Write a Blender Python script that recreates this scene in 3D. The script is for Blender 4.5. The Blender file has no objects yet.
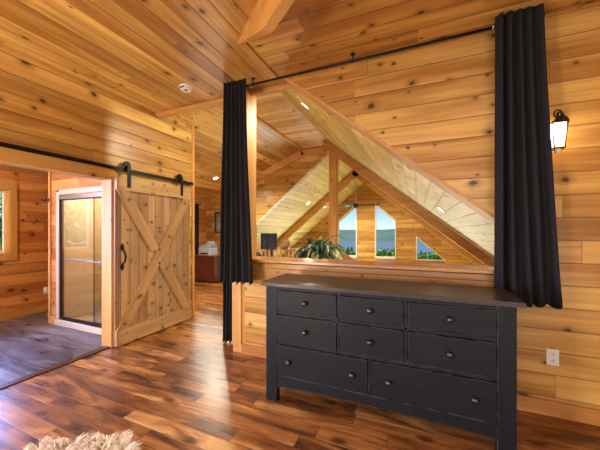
import bpy, bmesh, math, random
from mathutils import Vector, Matrix
random.seed(7)
S = bpy.context.scene
COL = S.collection
PI = math.pi
H = 1.42            # eye height

# ------------------------------------------------------------------ helpers
def bm_new(): return bmesh.new()

def add_box(bm, x0, x1, y0, y1, z0, z1):
    v = [bm.verts.new(p) for p in ((x0,y0,z0),(x1,y0,z0),(x1,y1,z0),(x0,y1,z0),(x0,y0,z1),(x1,y0,z1),(x1,y1,z1),(x0,y1,z1))]
    for f in ((0,3,2,1),(4,5,6,7),(0,1,5,4),(1,2,6,5),(2,3,7,6),(3,0,4,7)):
        bm.faces.new([v[i] for i in f])
    return v

def add_bar(bm, p, q, w, h, up=(0,0,1)):
    """rectangular bar from p to q, w across, h along up"""
    p, q = Vector(p), Vector(q)
    d = (q-p).normalized(); s = d.cross(Vector(up)).normalized(); u = s.cross(d).normalized()
    vs = []
    for c in (p, q):
        for a, b in ((-1,-1),(1,-1),(1,1),(-1,1)):
            vs.append(bm.verts.new(c + s*a*w/2 + u*b*h/2))
    for f in ((3,2,1,0),(4,5,6,7),(0,1,5,4),(1,2,6,5),(2,3,7,6),(3,0,4,7)):
        bm.faces.new([vs[i] for i in f])

def add_prism(bm, poly, axis, lo, hi):
    """poly: list of 2D points; axis 0: (y,z), 1: (x,z), 2: (x,y)"""
    def P(p, t):
        return {0:(t,p[0],p[1]), 1:(p[0],t,p[1]), 2:(p[0],p[1],t)}[axis]
    a = [bm.verts.new(P(p, lo)) for p in poly]; b = [bm.verts.new(P(p, hi)) for p in poly]
    n = len(poly)
    bm.faces.new(a[::-1]); bm.faces.new(b)
    for i in range(n):
        bm.faces.new((a[i], a[(i+1)%n], b[(i+1)%n], b[i]))

def add_tube(bm, pts, r, seg=10, cap=True):
    pts = [Vector(p) for p in pts]; n = len(pts)
    rs = r if isinstance(r, (list, tuple)) else [r]*n
    rings = []; ref = None
    for i, p in enumerate(pts):
        d = (pts[min(i+1,n-1)] - pts[max(i-1,0)]).normalized()
        if ref is None: ref = Vector((0,0,1)) if abs(d.z) < .9 else Vector((1,0,0))
        s = d.cross(ref).normalized(); u = s.cross(d).normalized(); ref = u
        rings.append([bm.verts.new(p + (s*math.cos(2*PI*k/seg) + u*math.sin(2*PI*k/seg))*rs[i]) for k in range(seg)])
    for i in range(n-1):
        for k in range(seg):
            bm.faces.new((rings[i][k], rings[i][(k+1)%seg], rings[i+1][(k+1)%seg], rings[i+1][k]))
    if cap:
        bm.faces.new(rings[0][::-1]); bm.faces.new(rings[-1])

def add_lathe(bm, prof, c=(0,0,0), axis=(0,0,1), seg=24):
    """prof: list of (radius, height)"""
    m = Vector((0,0,1)).rotation_difference(Vector(axis)).to_matrix(); c = Vector(c)
    rings = []
    for r, h in prof:
        if r < 1e-5: rings.append([bm.verts.new(c + m @ Vector((0,0,h)))])
        else: rings.append([bm.verts.new(c + m @ Vector((r*math.cos(2*PI*k/seg), r*math.sin(2*PI*k/seg), h))) for k in range(seg)])
    for a, b in zip(rings, rings[1:]):
        for k in range(seg):
            q = (a[k%len(a)], a[(k+1)%len(a)], b[(k+1)%len(b)], b[k%len(b)])
            q = list(dict.fromkeys(q))
            if len(q) > 2:
                try: bm.faces.new(q)
                except ValueError: pass
    if len(rings[0]) > 1: bm.faces.new(rings[0][::-1])
    if len(rings[-1]) > 1: bm.faces.new(rings[-1])

def add_ball(bm, c, r, sx=1, sy=1, sz=1, u=16, v=10):
    m = Matrix.Translation(c) @ Matrix.Diagonal((sx,sy,sz,1))
    bmesh.ops.create_uvsphere(bm, u_segments=u, v_segments=v, radius=r, matrix=m)

def part(name, bm, m, parent=None, bevel=0, smooth=False, off=None, kind=None, label=None, solid=0):
    bmesh.ops.recalc_face_normals(bm, faces=bm.faces[:])
    if off is not None:
        bmesh.ops.translate(bm, verts=bm.verts[:], vec=-Vector(off))
    me = bpy.data.meshes.new(name); bm.to_mesh(me); bm.free()
    o = bpy.data.objects.new(name, me); COL.objects.link(o)
    me.materials.append(m)
    if smooth:
        for p in me.polygons: p.use_smooth = True
    if solid:
        s = o.modifiers.new('solid', 'SOLIDIFY'); s.thickness = solid; s.offset = 0
    if bevel:
        b = o.modifiers.new('bevel', 'BEVEL'); b.width = bevel; b.segments = 2; b.limit_method = 'ANGLE'; b.angle_limit = .6
    if parent: o.parent = parent
    if kind: o['kind'] = kind
    if label: o['label'] = label
    return o

def struct(name, bm, m, parent=None, bevel=0):
    o = part(name, bm, m, parent, bevel)
    if not parent: o['kind'] = 'structure'
    return o

def thing(name, label, cat, loc=(0,0,0), rot=(0,0,0), group=None):
    o = bpy.data.objects.new(name, None); COL.objects.link(o); o.empty_display_size = .1
    o.location = loc; o.rotation_euler = rot
    o['label'] = label; o['category'] = cat
    if group: o['group'] = group
    return o

def tag(o, label, cat, group=None):
    o['label'] = label; o['category'] = cat
    if group: o['group'] = group
    return o

def dup(root, loc, rot=None, label=None, scale=None):
    r = root.copy(); COL.objects.link(r); r.location = loc
    if rot is not None: r.rotation_euler = rot
    if scale: r.scale = scale
    if label: r['label'] = label
    for ch in list(root.children):
        c = ch.copy(); COL.objects.link(c); c.parent = r
        for g in ch.children:
            d = g.copy(); COL.objects.link(d); d.parent = c
    return r

# ------------------------------------------------------------------ materials
class NT:
    def __init__(s, name):
        s.m = bpy.data.materials.new(name); s.m.use_nodes = True
        s.t = s.m.node_tree; s.t.nodes.clear()
        s.out = s.n('ShaderNodeOutputMaterial')
    def n(s, typ, **kw):
        x = s.t.nodes.new(typ)
        for k, v in kw.items(): setattr(x, k, v)
        return x
    def put(s, sock, v):
        if isinstance(v, bpy.types.NodeSocket): s.t.links.new(v, sock)
        else: sock.default_value = v
    def math(s, op, a, b=0.0, c=None, clamp=False):
        x = s.n('ShaderNodeMath', operation=op, use_clamp=clamp)
        s.put(x.inputs[0], a); s.put(x.inputs[1], b)
        if c is not None: s.put(x.inputs[2], c)
        return x.outputs[0]
    def vec(s, x=0.0, y=0.0, z=0.0):
        c = s.n('ShaderNodeCombineXYZ')
        for i, v in enumerate((x, y, z)): s.put(c.inputs[i], v)
        return c.outputs[0]
    def noise(s, v, scale=1.0, detail=3.0, rough=.5, dist=0.0):
        x = s.n('ShaderNodeTexNoise'); s.put(x.inputs['Vector'], v)
        x.inputs['Scale'].default_value = scale; x.inputs['Detail'].default_value = detail
        x.inputs['Roughness'].default_value = rough; x.inputs['Distortion'].default_value = dist
        return x.outputs['Fac']
    def white(s, v, w=None):
        x = s.n('ShaderNodeTexWhiteNoise', noise_dimensions='2D'); s.put(x.inputs['Vector'], v)
        return x.outputs['Value']
    def step(s, v, lo, hi):
        x = s.n('ShaderNodeMapRange', interpolation_type='SMOOTHSTEP')
        s.put(x.inputs['Value'], v); x.inputs['From Min'].default_value = lo; x.inputs['From Max'].default_value = hi
        return x.outputs['Result']
    def mix(s, f, a, b, mode='MIX'):
        x = s.n('ShaderNodeMix', data_type='RGBA', blend_type=mode)
        s.put(x.inputs[0], f)
        for k, v in ((6, a), (7, b)):
            if isinstance(v, tuple): v = (*v[:3], 1)
            s.put(x.inputs[k], v)
        return x.outputs[2]
    def ramp(s, f, stops):
        x = s.n('ShaderNodeValToRGB'); s.put(x.inputs[0], f)
        e = x.color_ramp.elements
        while len(e) < len(stops): e.new(.5)
        for el, (p, c) in zip(e, stops): el.position = p; el.color = (*c, 1)
        return x.outputs[0]
    def bsdf(s, **kw):
        p = s.n('ShaderNodeBsdfPrincipled')
        for k, v in kw.items():
            if isinstance(v, tuple) and len(v) == 3: v = (*v, 1)
            s.put(p.inputs[k], v)
        s.t.links.new(p.outputs[0], s.out.inputs[0]); return p
    def bump(s, h, strength=.3, dist=.01):
        b = s.n('ShaderNodeBump'); b.inputs['Strength'].default_value = strength
        b.inputs['Distance'].default_value = dist; s.put(b.inputs['Height'], h); return b.outputs[0]

def plain(name, col, rough=.5, metal=0.0, **kw):
    t = NT(name); t.bsdf(**{'Base Color': col, 'Roughness': rough, 'Metallic': metal, **kw}); return t.m

def emit(name, col, strength):
    t = NT(name); t.bsdf(**{'Base Color': (.8,.8,.8), 'Emission Color': col, 'Emission Strength': strength}); return t.m

def wood(name, along, across, w, L, light, dark, knot=(.06,.022,.008), knots=1.0, rough=.33, var=.3, groove=1.0,
         seed=0.0, grain=1.0, spread=.30):
    t = NT(name)
    tc = t.n('ShaderNodeTexCoord'); sp = t.n('ShaderNodeSeparateXYZ'); t.t.links.new(tc.outputs['Object'], sp.inputs[0])
    A, C = sp.outputs[along], sp.outputs[across]
    if isinstance(seed, float): C = t.math('ADD', C, seed*w + 40*w)
    third = sp.outputs[3-along-across]
    q = t.math('DIVIDE', C, w); idx = t.math('FLOOR', q); fr = t.math('FRACT', q)
    r1 = t.white(t.vec(idx, 3.7+seed))
    A2 = t.math('ADD', A, t.math('MULTIPLY_ADD', r1, 23.7, 50.0))
    sq = t.math('DIVIDE', A2, L); seg = t.math('FLOOR', sq); sf = t.math('FRACT', sq)
    r2 = t.white(t.vec(t.math('ADD', idx, seed), seg))
    r3 = t.white(t.vec(t.math('ADD', seg, 17.3), idx))
    cc = t.math('ADD', C, t.math('MULTIPLY', third, .6))
    g1 = t.noise(t.vec(t.math('MULTIPLY', A2, .9), t.math('MULTIPLY_ADD', cc, 22.0, t.math('MULTIPLY', r2, 60.0)), r3), 1.0, 4.0, .6, .6)
    g2 = t.noise(t.vec(t.math('MULTIPLY', A2, .8), t.math('MULTIPLY_ADD', cc, 7.0, t.math('MULTIPLY', r3, 40.0)), r2), 1.0, 2.0, .5, .4)
    f = t.math('ADD', t.math('MULTIPLY', g1, .55*grain), t.math('MULTIPLY', g2, .65))
    f = t.math('ADD', f, t.math('MULTIPLY', t.math('SUBTRACT', r2, .5), var*1.1))
    col = t.ramp(f, [(.34, light), (.58, tuple((a*.9+b*1.1)/2 for a, b in zip(light, dark))), (.80, dark)])
    val = t.math('MULTIPLY_ADD', r3, var, 1.0-var/2)
    col = t.mix(1.0, col, t.vec(val, val, val), 'MULTIPLY')
    if knots:
        v = t.n('ShaderNodeTexVoronoi', voronoi_dimensions='2D')
        wob = t.noise(t.vec(t.math('MULTIPLY', A2, 22.0), t.math('MULTIPLY', C, 34.0)), 1.0, 3.0)
        t.put(v.inputs['Vector'], t.vec(t.math('DIVIDE', A2, spread), t.math('MULTIPLY_ADD', r2, 9.0, t.math('DIVIDE', C, .23))))
        v.inputs['Scale'].default_value = 1.0
        d = t.math('MULTIPLY_ADD', t.math('SUBTRACT', wob, .5), .15, v.outputs['Distance'])
        sc = t.n('ShaderNodeSeparateColor'); t.t.links.new(v.outputs['Color'], sc.inputs[0])
        size = t.math('MULTIPLY_ADD', t.math('POWER', sc.outputs[1], 2.0), .95, .28)
        d = t.math('DIVIDE', d, size)
        gate = t.math('LESS_THAN', sc.outputs[0], .72*knots)
        core = t.math('MULTIPLY', t.step(d, .125, .055), gate)
        halo = t.math('MULTIPLY', t.step(d, .33, .08), gate)
        col = t.mix(t.math('MULTIPLY', halo, .5), col, tuple(x*.55 for x in dark))
        col = t.mix(t.math('MULTIPLY', core, .88), col, knot)
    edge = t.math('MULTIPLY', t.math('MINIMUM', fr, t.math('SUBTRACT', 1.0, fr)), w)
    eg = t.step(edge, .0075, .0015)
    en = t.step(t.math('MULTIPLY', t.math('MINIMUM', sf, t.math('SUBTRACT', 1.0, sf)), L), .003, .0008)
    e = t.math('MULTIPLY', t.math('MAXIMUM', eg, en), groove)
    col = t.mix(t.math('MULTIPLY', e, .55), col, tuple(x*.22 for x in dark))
    h = t.math('SUBTRACT', t.math('MULTIPLY', g1, .12), e)
    rg = t.math('MULTIPLY_ADD', g1, .18, rough-.08)
    t.bsdf(**{'Base Color': col, 'Roughness': rg, 'Normal': t.bump(h, .5, .006)})
    return t.m

PL, PD = (.82,.53,.155), (.355,.160,.033)           # knotty pine, varnished
M = {}
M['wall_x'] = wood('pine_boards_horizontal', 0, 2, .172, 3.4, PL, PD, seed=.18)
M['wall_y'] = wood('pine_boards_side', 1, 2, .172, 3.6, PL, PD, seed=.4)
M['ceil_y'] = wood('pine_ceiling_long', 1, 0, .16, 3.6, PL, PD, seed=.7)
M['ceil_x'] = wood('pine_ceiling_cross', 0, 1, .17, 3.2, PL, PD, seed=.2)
M['slope_y'] = wood('pine_slope', 1, 0, .13, 3.6, (.80,.66,.23), (.57,.41,.10), seed=.1, rough=.5)  # yellower than the other pine, tint of the daylight put into the colour
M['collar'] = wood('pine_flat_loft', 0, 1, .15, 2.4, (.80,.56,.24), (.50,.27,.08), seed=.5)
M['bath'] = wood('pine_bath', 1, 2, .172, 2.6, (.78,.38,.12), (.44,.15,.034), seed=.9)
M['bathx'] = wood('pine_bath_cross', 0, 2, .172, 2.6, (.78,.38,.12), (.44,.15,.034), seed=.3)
M['beam_x'] = wood('pine_beam_x', 0, 2, 6., 9., (.79,.47,.145), (.50,.245,.06), seed=.5, knots=.35, rough=.55, groove=0)
M['beam_y'] = wood('pine_beam_y', 1, 2, 6., 9., (.79,.47,.145), (.50,.245,.06), seed=.5, knots=.35, rough=.55, groove=0)
M['beam_z'] = wood('pine_post', 2, 0, 6., 9., (.79,.46,.135), (.53,.255,.06), seed=.5, knots=.35, rough=.55, groove=0)
M['trim_x'] = wood('pine_trim_x', 0, 1, 6., 9., (.66,.34,.11), (.42,.17,.045), seed=.5, knots=.3, groove=0, rough=.25)
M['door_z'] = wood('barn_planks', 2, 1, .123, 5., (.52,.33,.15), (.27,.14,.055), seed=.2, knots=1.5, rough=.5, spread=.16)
M['brace'] = wood('barn_brace_wood', 2, 1, 6., 9., (.57,.36,.155), (.33,.165,.06), seed=.5, knots=1.3, rough=.5, groove=0, spread=.16)
M['door_y'] = wood('barn_rail_wood', 1, 2, 6., 5., (.62,.40,.18), (.36,.19,.07), seed=.2, knots=1.5, rough=.5, groove=0, spread=.16)
M['floor'] = None

def floor_mat():
    t = NT('acacia_planks'); tc = t.n('ShaderNodeTexCoord'); sp = t.n('ShaderNodeSeparateXYZ')
    t.t.links.new(tc.outputs['Object'], sp.inputs[0]); A, C = sp.outputs[0], sp.outputs[1]
    w, L = .122, 1.05
    q = t.math('ADD', t.math('DIVIDE', C, w), 60.3); idx = t.math('FLOOR', q); fr = t.math('FRACT', q)
    r1 = t.white(t.vec(idx, 1.7)); A2 = t.math('ADD', A, t.math('MULTIPLY_ADD', r1, 13.7, 50.0))
    sq = t.math('DIVIDE', A2, L); seg = t.math('FLOOR', sq); sf = t.math('FRACT', sq)
    r2 = t.white(t.vec(idx, seg)); r3 = t.white(t.vec(t.math('ADD', seg, 9.1), idx))
    wv = t.noise(t.vec(t.math('MULTIPLY', A2, 1.5), t.math('MULTIPLY_ADD', r2, 30.0, t.math('MULTIPLY', C, 7.5)), r3), 1.0, 2.5, .5, 1.1)
    fine = t.noise(t.vec(t.math('MULTIPLY', A2, 4.0), t.math('MULTIPLY_ADD', r3, 30.0, t.math('MULTIPLY', C, 60.0))), 1.0, 3.0, .6, .3)
    f = t.math('ADD', t.math('MULTIPLY', wv, 1.15), t.math('MULTIPLY_ADD', t.math('SUBTRACT', r2, .5), .27, -.085))
    f = t.math('ADD', f, t.math('MULTIPLY', t.math('SUBTRACT', fine, .5), .14))
    col = t.ramp(f, [(.18, (.055,.020,.008)), (.36, (.150,.056,.018)), (.50, (.29,.112,.030)), (.64, (.43,.19,.050)), (.80, (.66,.38,.13))])
    v = t.n('ShaderNodeTexVoronoi', voronoi_dimensions='2D')
    t.put(v.inputs['Vector'], t.vec(t.math('DIVIDE', A2, .5), t.math('DIVIDE', C, .25))); v.inputs['Scale'].default_value = 1
    sc = t.n('ShaderNodeSeparateColor'); t.t.links.new(v.outputs['Color'], sc.inputs[0])
    kn = t.math('MULTIPLY', t.step(v.outputs['Distance'], .17, .05), t.math('LESS_THAN', sc.outputs[0], .4))
    col = t.mix(t.math('MULTIPLY', kn, .8), col, (.045,.015,.006))
    edge = t.math('MULTIPLY', t.math('MINIMUM', fr, t.math('SUBTRACT', 1.0, fr)), w)
    e = t.math('MAXIMUM', t.step(edge, .004, .001), t.step(t.math('MULTIPLY', t.math('MINIMUM', sf, t.math('SUBTRACT', 1.0, sf)), L), .004, .001))
    col = t.mix(t.math('MULTIPLY', e, .6), col, (.03,.01,.005))
    und = t.noise(t.vec(t.math('MULTIPLY', A, 3.0), t.math('MULTIPLY', C, 22.0)), 1.0, 2.0)
    h = t.math('SUBTRACT', t.math('MULTIPLY', und, .5), e)
    t.bsdf(**{'Base Color': col, 'Roughness': t.math('MULTIPLY_ADD', fine, .16, .21), 'Normal': t.bump(h, .22, .006)})
    return t.m
M['floor'] = floor_mat()

def bath_floor_mat():
    t = NT('bath_floor_planks'); tc = t.n('ShaderNodeTexCoord'); sp = t.n('ShaderNodeSeparateXYZ')
    t.t.links.new(tc.outputs['Object'], sp.inputs[0]); A, C = sp.outputs[0], sp.outputs[1]
    q = t.math('ADD', t.math('DIVIDE', C, .15), 60.3); idx = t.math('FLOOR', q); fr = t.math('FRACT', q)
    r1 = t.white(t.vec(idx, 4.4)); A2 = t.math('ADD', A, t.math('MULTIPLY', r1, 7.7))
    n = t.noise(t.vec(t.math('MULTIPLY', A2, 1.8), t.math('MULTIPLY', C, 9.0), r1), 1.0, 5.0, .6, .8)
    col = t.ramp(t.math('MULTIPLY_ADD', t.math('SUBTRACT', r1, .5), .15, n), [(.36, (.030,.026,.028)), (.5, (.090,.080,.084)), (.64, (.19,.175,.185))])
    e = t.step(t.math('MULTIPLY', t.math('MINIMUM', fr, t.math('SUBTRACT', 1.0, fr)), .15), .004, .001)
    col = t.mix(t.math('MULTIPLY', e, .5), col, (.05,.03,.03))
    t.bsdf(**{'Base Color': col, 'Roughness': t.math('MULTIPLY_ADD', n, .25, .18), 'Normal': t.bump(t.math('SUBTRACT', n, e), .2, .004)})
    return t.m
M['bath_floor'] = bath_floor_mat()

def dresser_mat(name, base, along, rough, streak, scl=1.0, wear=False):
    t = NT(name); tc = t.n('ShaderNodeTexCoord'); sp = t.n('ShaderNodeSeparateXYZ')
    t.t.links.new(tc.outputs['Object'], sp.inputs[0]); o = [0,1,2]; o.remove(along)
    n = t.noise(t.vec(t.math('MULTIPLY', sp.outputs[along], 2.5), t.math('MULTIPLY', sp.outputs[o[0]], 40.0*scl), t.math('MULTIPLY', sp.outputs[o[1]], 40.0*scl)), 1.0, 4.0, .65)
    col = t.ramp(n, [(.35, tuple(x*.75 for x in base)), (.6, base), (.78, streak)])
    if wear:      # rubbed-through arrises
        bv = t.n('ShaderNodeBevel'); bv.samples = 6; bv.inputs[0].default_value = .006
        ge = t.n('ShaderNodeNewGeometry'); dt = t.n('ShaderNodeVectorMath', operation='DOT_PRODUCT')
        t.t.links.new(bv.outputs[0], dt.inputs[0]); t.t.links.new(ge.outputs['Normal'], dt.inputs[1])
        patch = t.noise(t.vec(t.math('MULTIPLY', sp.outputs[0], 14.0), t.math('MULTIPLY', sp.outputs[1], 14.0), t.math('MULTIPLY', sp.outputs[2], 14.0)), 1.0, 3.0, .6)
        mk = t.math('MULTIPLY', t.step(dt.outputs['Value'], .995, .93), t.step(patch, .43, .55))
        col = t.mix(t.math('MULTIPLY', mk, .75), col, (.17,.165,.16))
    t.bsdf(**{'Base Color': col, 'Roughness': rough, 'Specular IOR Level': .25, 'Normal': t.bump(n, .15, .003)})
    return t.m
M['dresser'] = dresser_mat('charcoal_paint', (.0075,.009,.014), 0, .5, (.017,.019,.026), wear=True)
M['dresser_z'] = dresser_mat('charcoal_paint_upright', (.0075,.009,.014), 2, .5, (.017,.019,.026), wear=True)
M['dresser_top'] = dresser_mat('worn_dark_top', (.060,.053,.048), 0, .30, (.21,.18,.15), wear=True)
M['knob'] = plain('gunmetal_knob', (.07,.065,.065), .32, .9)
M['iron'] = plain('black_iron', (.018,.017,.016), .45, .7)
M['bronze'] = plain('dark_bronze', (.05,.035,.025), .4, .8)
def cloth_mat():
    t = NT('charcoal_curtain'); tc = t.n('ShaderNodeTexCoord'); mp = t.n('ShaderNodeMapping'); t.t.links.new(tc.outputs['Object'], mp.inputs[0])
    mp.inputs['Scale'].default_value = (260,260,260)
    n = t.noise(mp.outputs[0], 1.0, 2.0)
    col = t.ramp(n, [(.3, (.0135,.0135,.0155)), (.7, (.022,.0215,.0245))])
    t.bsdf(**{'Base Color': col, 'Roughness': .9, 'Specular IOR Level': .2, 'Normal': t.bump(n, .15, .001)})
    return t.m
M['cloth'] = cloth_mat()
M['white'] = plain('white_plastic', (.80,.78,.74), .4)
M['slot'] = plain('dark_slot', (.03,.03,.03), .6)
M['steel'] = plain('brushed_steel', (.62,.60,.56), .25, 1.0)
M['vinyl'] = plain('white_window_vinyl', (.82,.82,.80), .35)
M['pale_pine'] = plain('pale_pine_sash', (.78,.58,.30), .5)
M['surround'] = plain('cream_shower_surround', (.66,.54,.39), .3)
M['lens'] = emit('downlight_lens', (1,.86,.62), 9.0)
M['black'] = plain('black_plastic', (.012,.012,.014), .35)
M['screen'] = plain('dark_screen', (.010,.014,.022), .08)
M['grey'] = plain('grey_plastic', (.20,.24,.29), .45)
M['pale'] = plain('pale_plastic', (.40,.46,.54), .45)
M['mahogany'] = dresser_mat('mahogany', (.12,.032,.022), 2, .3, (.17,.05,.03), .5)
M['walnut'] = dresser_mat('walnut', (.10,.045,.02), 0, .35, (.16,.08,.035), .5)
M['brass'] = plain('brass', (.72,.60,.38), .2, 1.0)
M['globe'] = None
M['terracotta'] = plain('clay_pot', (.35,.15,.08), .7)
M['soil'] = plain('soil', (.03,.02,.012), .95)
M['threshold'] = dresser_mat('threshold_wood', (.075,.028,.012), 1, .3, (.13,.05,.02), .6)
M['bulb'] = emit('lamp_bulb', (1,.80,.50), 16.0)

def glass_mat(name, fac, tint=(1,1,1), rough=0.0):
    t = NT(name); tr = t.n('ShaderNodeBsdfTransparent'); tr.inputs[0].default_value = (*tint, 1)
    gl = t.n('ShaderNodeBsdfGlossy'); gl.inputs['Roughness'].default_value = rough
    lw = t.n('ShaderNodeLayerWeight'); lw.inputs[0].default_value = .5
    mx = t.n('ShaderNodeMixShader'); t.put(mx.inputs[0], t.math('MULTIPLY_ADD', t.math('POWER', lw.outputs['Facing'], 5.0), .9, fac, clamp=True))
    t.t.links.new(tr.outputs[0], mx.inputs[1]); t.t.links.new(gl.outputs[0], mx.inputs[2]); t.t.links.new(mx.outputs[0], t.out.inputs[0])
    return t.m
M['pane'] = glass_mat('window_pane', .005)
M['shower_glass'] = glass_mat('shower_glass', .22, (.93,.96,.92))
def lamp_glass():
    t = NT('seeded_lamp_glass'); tr = t.n('ShaderNodeBsdfTransparent'); tr.inputs[0].default_value = (.95,.93,.88,1)
    tl = t.n('ShaderNodeBsdfTranslucent'); tl.inputs[0].default_value = (.95,.92,.85,1)
    mx = t.n('ShaderNodeMixShader'); mx.inputs[0].default_value = .55
    t.t.links.new(tr.outputs[0], mx.inputs[1]); t.t.links.new(tl.outputs[0], mx.inputs[2]); t.t.links.new(mx.outputs[0], t.out.inputs[0])
    return t.m
M['lamp_glass'] = lamp_glass()

def leaf_mat(name, a, b, sc=3.0):
    t = NT(name); tc = t.n('ShaderNodeTexCoord'); n = t.noise(tc.outputs['Object'], sc, 3.0)
    col = t.ramp(n, [(.35, a), (.65, b)])
    t.bsdf(**{'Base Color': col, 'Roughness': .55}); return t.m
M['leaf'] = leaf_mat('dark_leaf', (.012,.035,.014), (.03,.085,.03), 9.0)
M['leaf_pale'] = leaf_mat('variegated_leaf', (.16,.28,.12), (.62,.68,.52), 14.0)
M['tree'] = leaf_mat('tree_leaves', (.07,.20,.025), (.20,.40,.06), 1.2)
M['tree2'] = leaf_mat('shore_tree_leaves', (.10,.24,.04), (.26,.44,.08), .5)
M['bark'] = plain('bark', (.10,.07,.05), .9)
M['hill'] = leaf_mat('forested_hills', (.075,.15,.12), (.12,.21,.13), .006)  # bluish green, haze of distance mixed into the colour
M['meadow'] = leaf_mat('meadow', (.10,.22,.05), (.20,.34,.09), .05)
M['water'] = plain('lake_water', (.12,.18,.25), .5)
def globe_mat():
    t = NT('antique_globe_map'); tc = t.n('ShaderNodeTexCoord'); n = t.noise(tc.outputs['Object'], 11.0, 4.0)
    col = t.ramp(n, [(.44, (.17,.085,.03)), (.52, (.34,.20,.08)), (.6, (.42,.27,.12))])
    t.bsdf(**{'Base Color': col, 'Roughness': .3}); return t.m
M['globe'] = globe_mat()
def fur_mat():
    t = NT('cream_wool'); tc = t.n('ShaderNodeTexCoord'); n = t.noise(tc.outputs['Object'], 14.0, 3.0)
    col = t.ramp(n, [(.3, (.74,.60,.42)), (.7, (.92,.84,.70))])
    t.bsdf(**{'Base Color': col, 'Roughness': .9, 'Sheen Weight': .4}); return t.m
M['fur'] = fur_mat()

# ------------------------------------------------------------------ geometry constants
BARN = -3.43; WL = -6.03; WT0, WT1 = 2.72, 2.97; CZ = 3.09
T_END = 6.85; T_GAB = 11.9
def soffit(x): return 2.147 - .81*(x + .157)
def rslope(x): return H + .57 - .8*x
def lslope(x): return H + 3.72 + .83*x
def dormer(x): return H + 2.13 + .40*(x + 2.75)

# ------------------------------------------------------------------ the setting
b = bm_new(); add_box(b, BARN-.05, 3.2, -3.3, WT1, -.12, 0); add_box(b, WL, 2.6, WT1, T_END+.05, -.12, 0)
add_box(b, BARN-.15, BARN-.05, 2.25, WT1, -.12, 0); add_box(b, BARN-.15, BARN-.05, -3.3, .45, -.12, 0)
struct('floor', b, M['floor'])
b = bm_new(); add_box(b, WL, BARN-.06, -1.6, WT1, -.12, 0)
struct('floor_bathroom', b, M['bath_floor'])
b = bm_new(); add_box(b, BARN-.075, BARN+.012, .45, 2.25, 0, .012)
struct('trim_threshold', b, M['threshold'], bevel=.004)

# the ceiling of this room: boards change direction along a seam and a diagonal beam
EX = -1.405
b = bm_new(); add_prism(b, [(BARN-.15,-3.3),(.9,-3.3),(.9,.25),(-1.42,2.02),(EX,2.04),(EX,WT1),(BARN-.15,WT1)], 2, CZ, CZ+.1)
struct('ceiling', b, M['ceil_y'])
b = bm_new(); add_prism(b, [(EX,WT1),(EX,2.04),(-1.42,2.02),(.9,.25),(.9,-3.3),(3.2,-3.3),(3.2,WT1)], 2, CZ, CZ+.1)
struct('ceiling_cross', b, M['ceil_x'])
b = bm_new(); add_box(b, EX-.065, EX+.012, 2.09, WT0, CZ-.02, CZ)
struct('trim_1', b, M['beam_y'], bevel=.003)
b = bm_new(); rows_ = []
for s_, w_, d_ in ((0,.02,.012),(.62,.075,.27),(3.0,.09,.30)):
    c_ = Vector((-1.47+.797*s_, 2.085-.604*s_, CZ)); n_ = Vector((.604,.797,0))
    rows_.append([b.verts.new(c_+n_*q+Vector((0,0,z))) for q, z in ((-w_*.35,.02),(w_*.65,.02),(w_*.65,-d_),(-w_*.35,-d_))])
for r0, r1 in zip(rows_, rows_[1:]):
    for k in range(4): b.faces.new((r0[k], r0[(k+1)%4], r1[(k+1)%4], r1[k]))
b.faces.new(rows_[0]); b.faces.new(rows_[2][::-1])
struct('trim_2', b, M['beam_x'], bevel=.004)

# loft half wall with its sloped opening
b = bm_new()
hl = 3.082; xj = .90
xs = -.157 - (hl - 2.147)/.81; xe = -.157 - (1.055 - 2.147)/.81
add_prism(b, [(-1.83,0),(3.2,0),(3.2,CZ),(-1.83,CZ),(-1.83,hl),(xs,hl),(xj,soffit(xj)),(xj,1.055),(-1.83,1.055)], 1, WT0, WT1)
struct('wall_front', b, M['wall_x'])
b = bm_new(); add_box(b, -1.995, -1.83, WT0, WT1, 0, CZ); add_box(b, -1.995, -1.87, WT0-.02, WT0, .09, 1.06)
struct('trim_3', b, M['beam_z'], bevel=.004)
b = bm_new(); add_box(b, -2.0, xj+.03, WT0-.055, WT1+.04, 1.068, 1.10)          # the ledge
struct('trim_4', b, M['trim_x'], bevel=.006)
b = bm_new(); add_box(b, -1.83, xs+.03, 2.84, 2.875, hl-.045, hl+.005)       # head board
struct('trim_5', b, M['beam_x'], bevel=.003)
b = bm_new()
nx, nz = .81/math.hypot(1,.81), 1/math.hypot(1,.81)
p, q = Vector((xs, hl)), Vector((xj, soffit(xj))); o = Vector((-nx,-nz))*.022
add_prism(b, [p, q, q+o, p+o], 1, WT0-.006, WT1+.012)                         # raking board
struct('trim_6', b, M['beam_x'], bevel=.003)
b = bm_new(); add_box(b, BARN-.15, 3.2, WT1-.1, WT1, CZ+.1, 4.3)
struct('wall_upper', b, M['wall_x'])
b = bm_new(); add_box(b, BARN, -1.995, 2.86, 2.95, CZ-.05, CZ)
struct('trim_7', b, M['beam_x'], bevel=.004)
b = bm_new(); add_box(b, -1.87, 3.2, WT0-.018, WT0, 0, .115)
struct('baseboard_front', b, M['trim_x'], bevel=.004)

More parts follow.
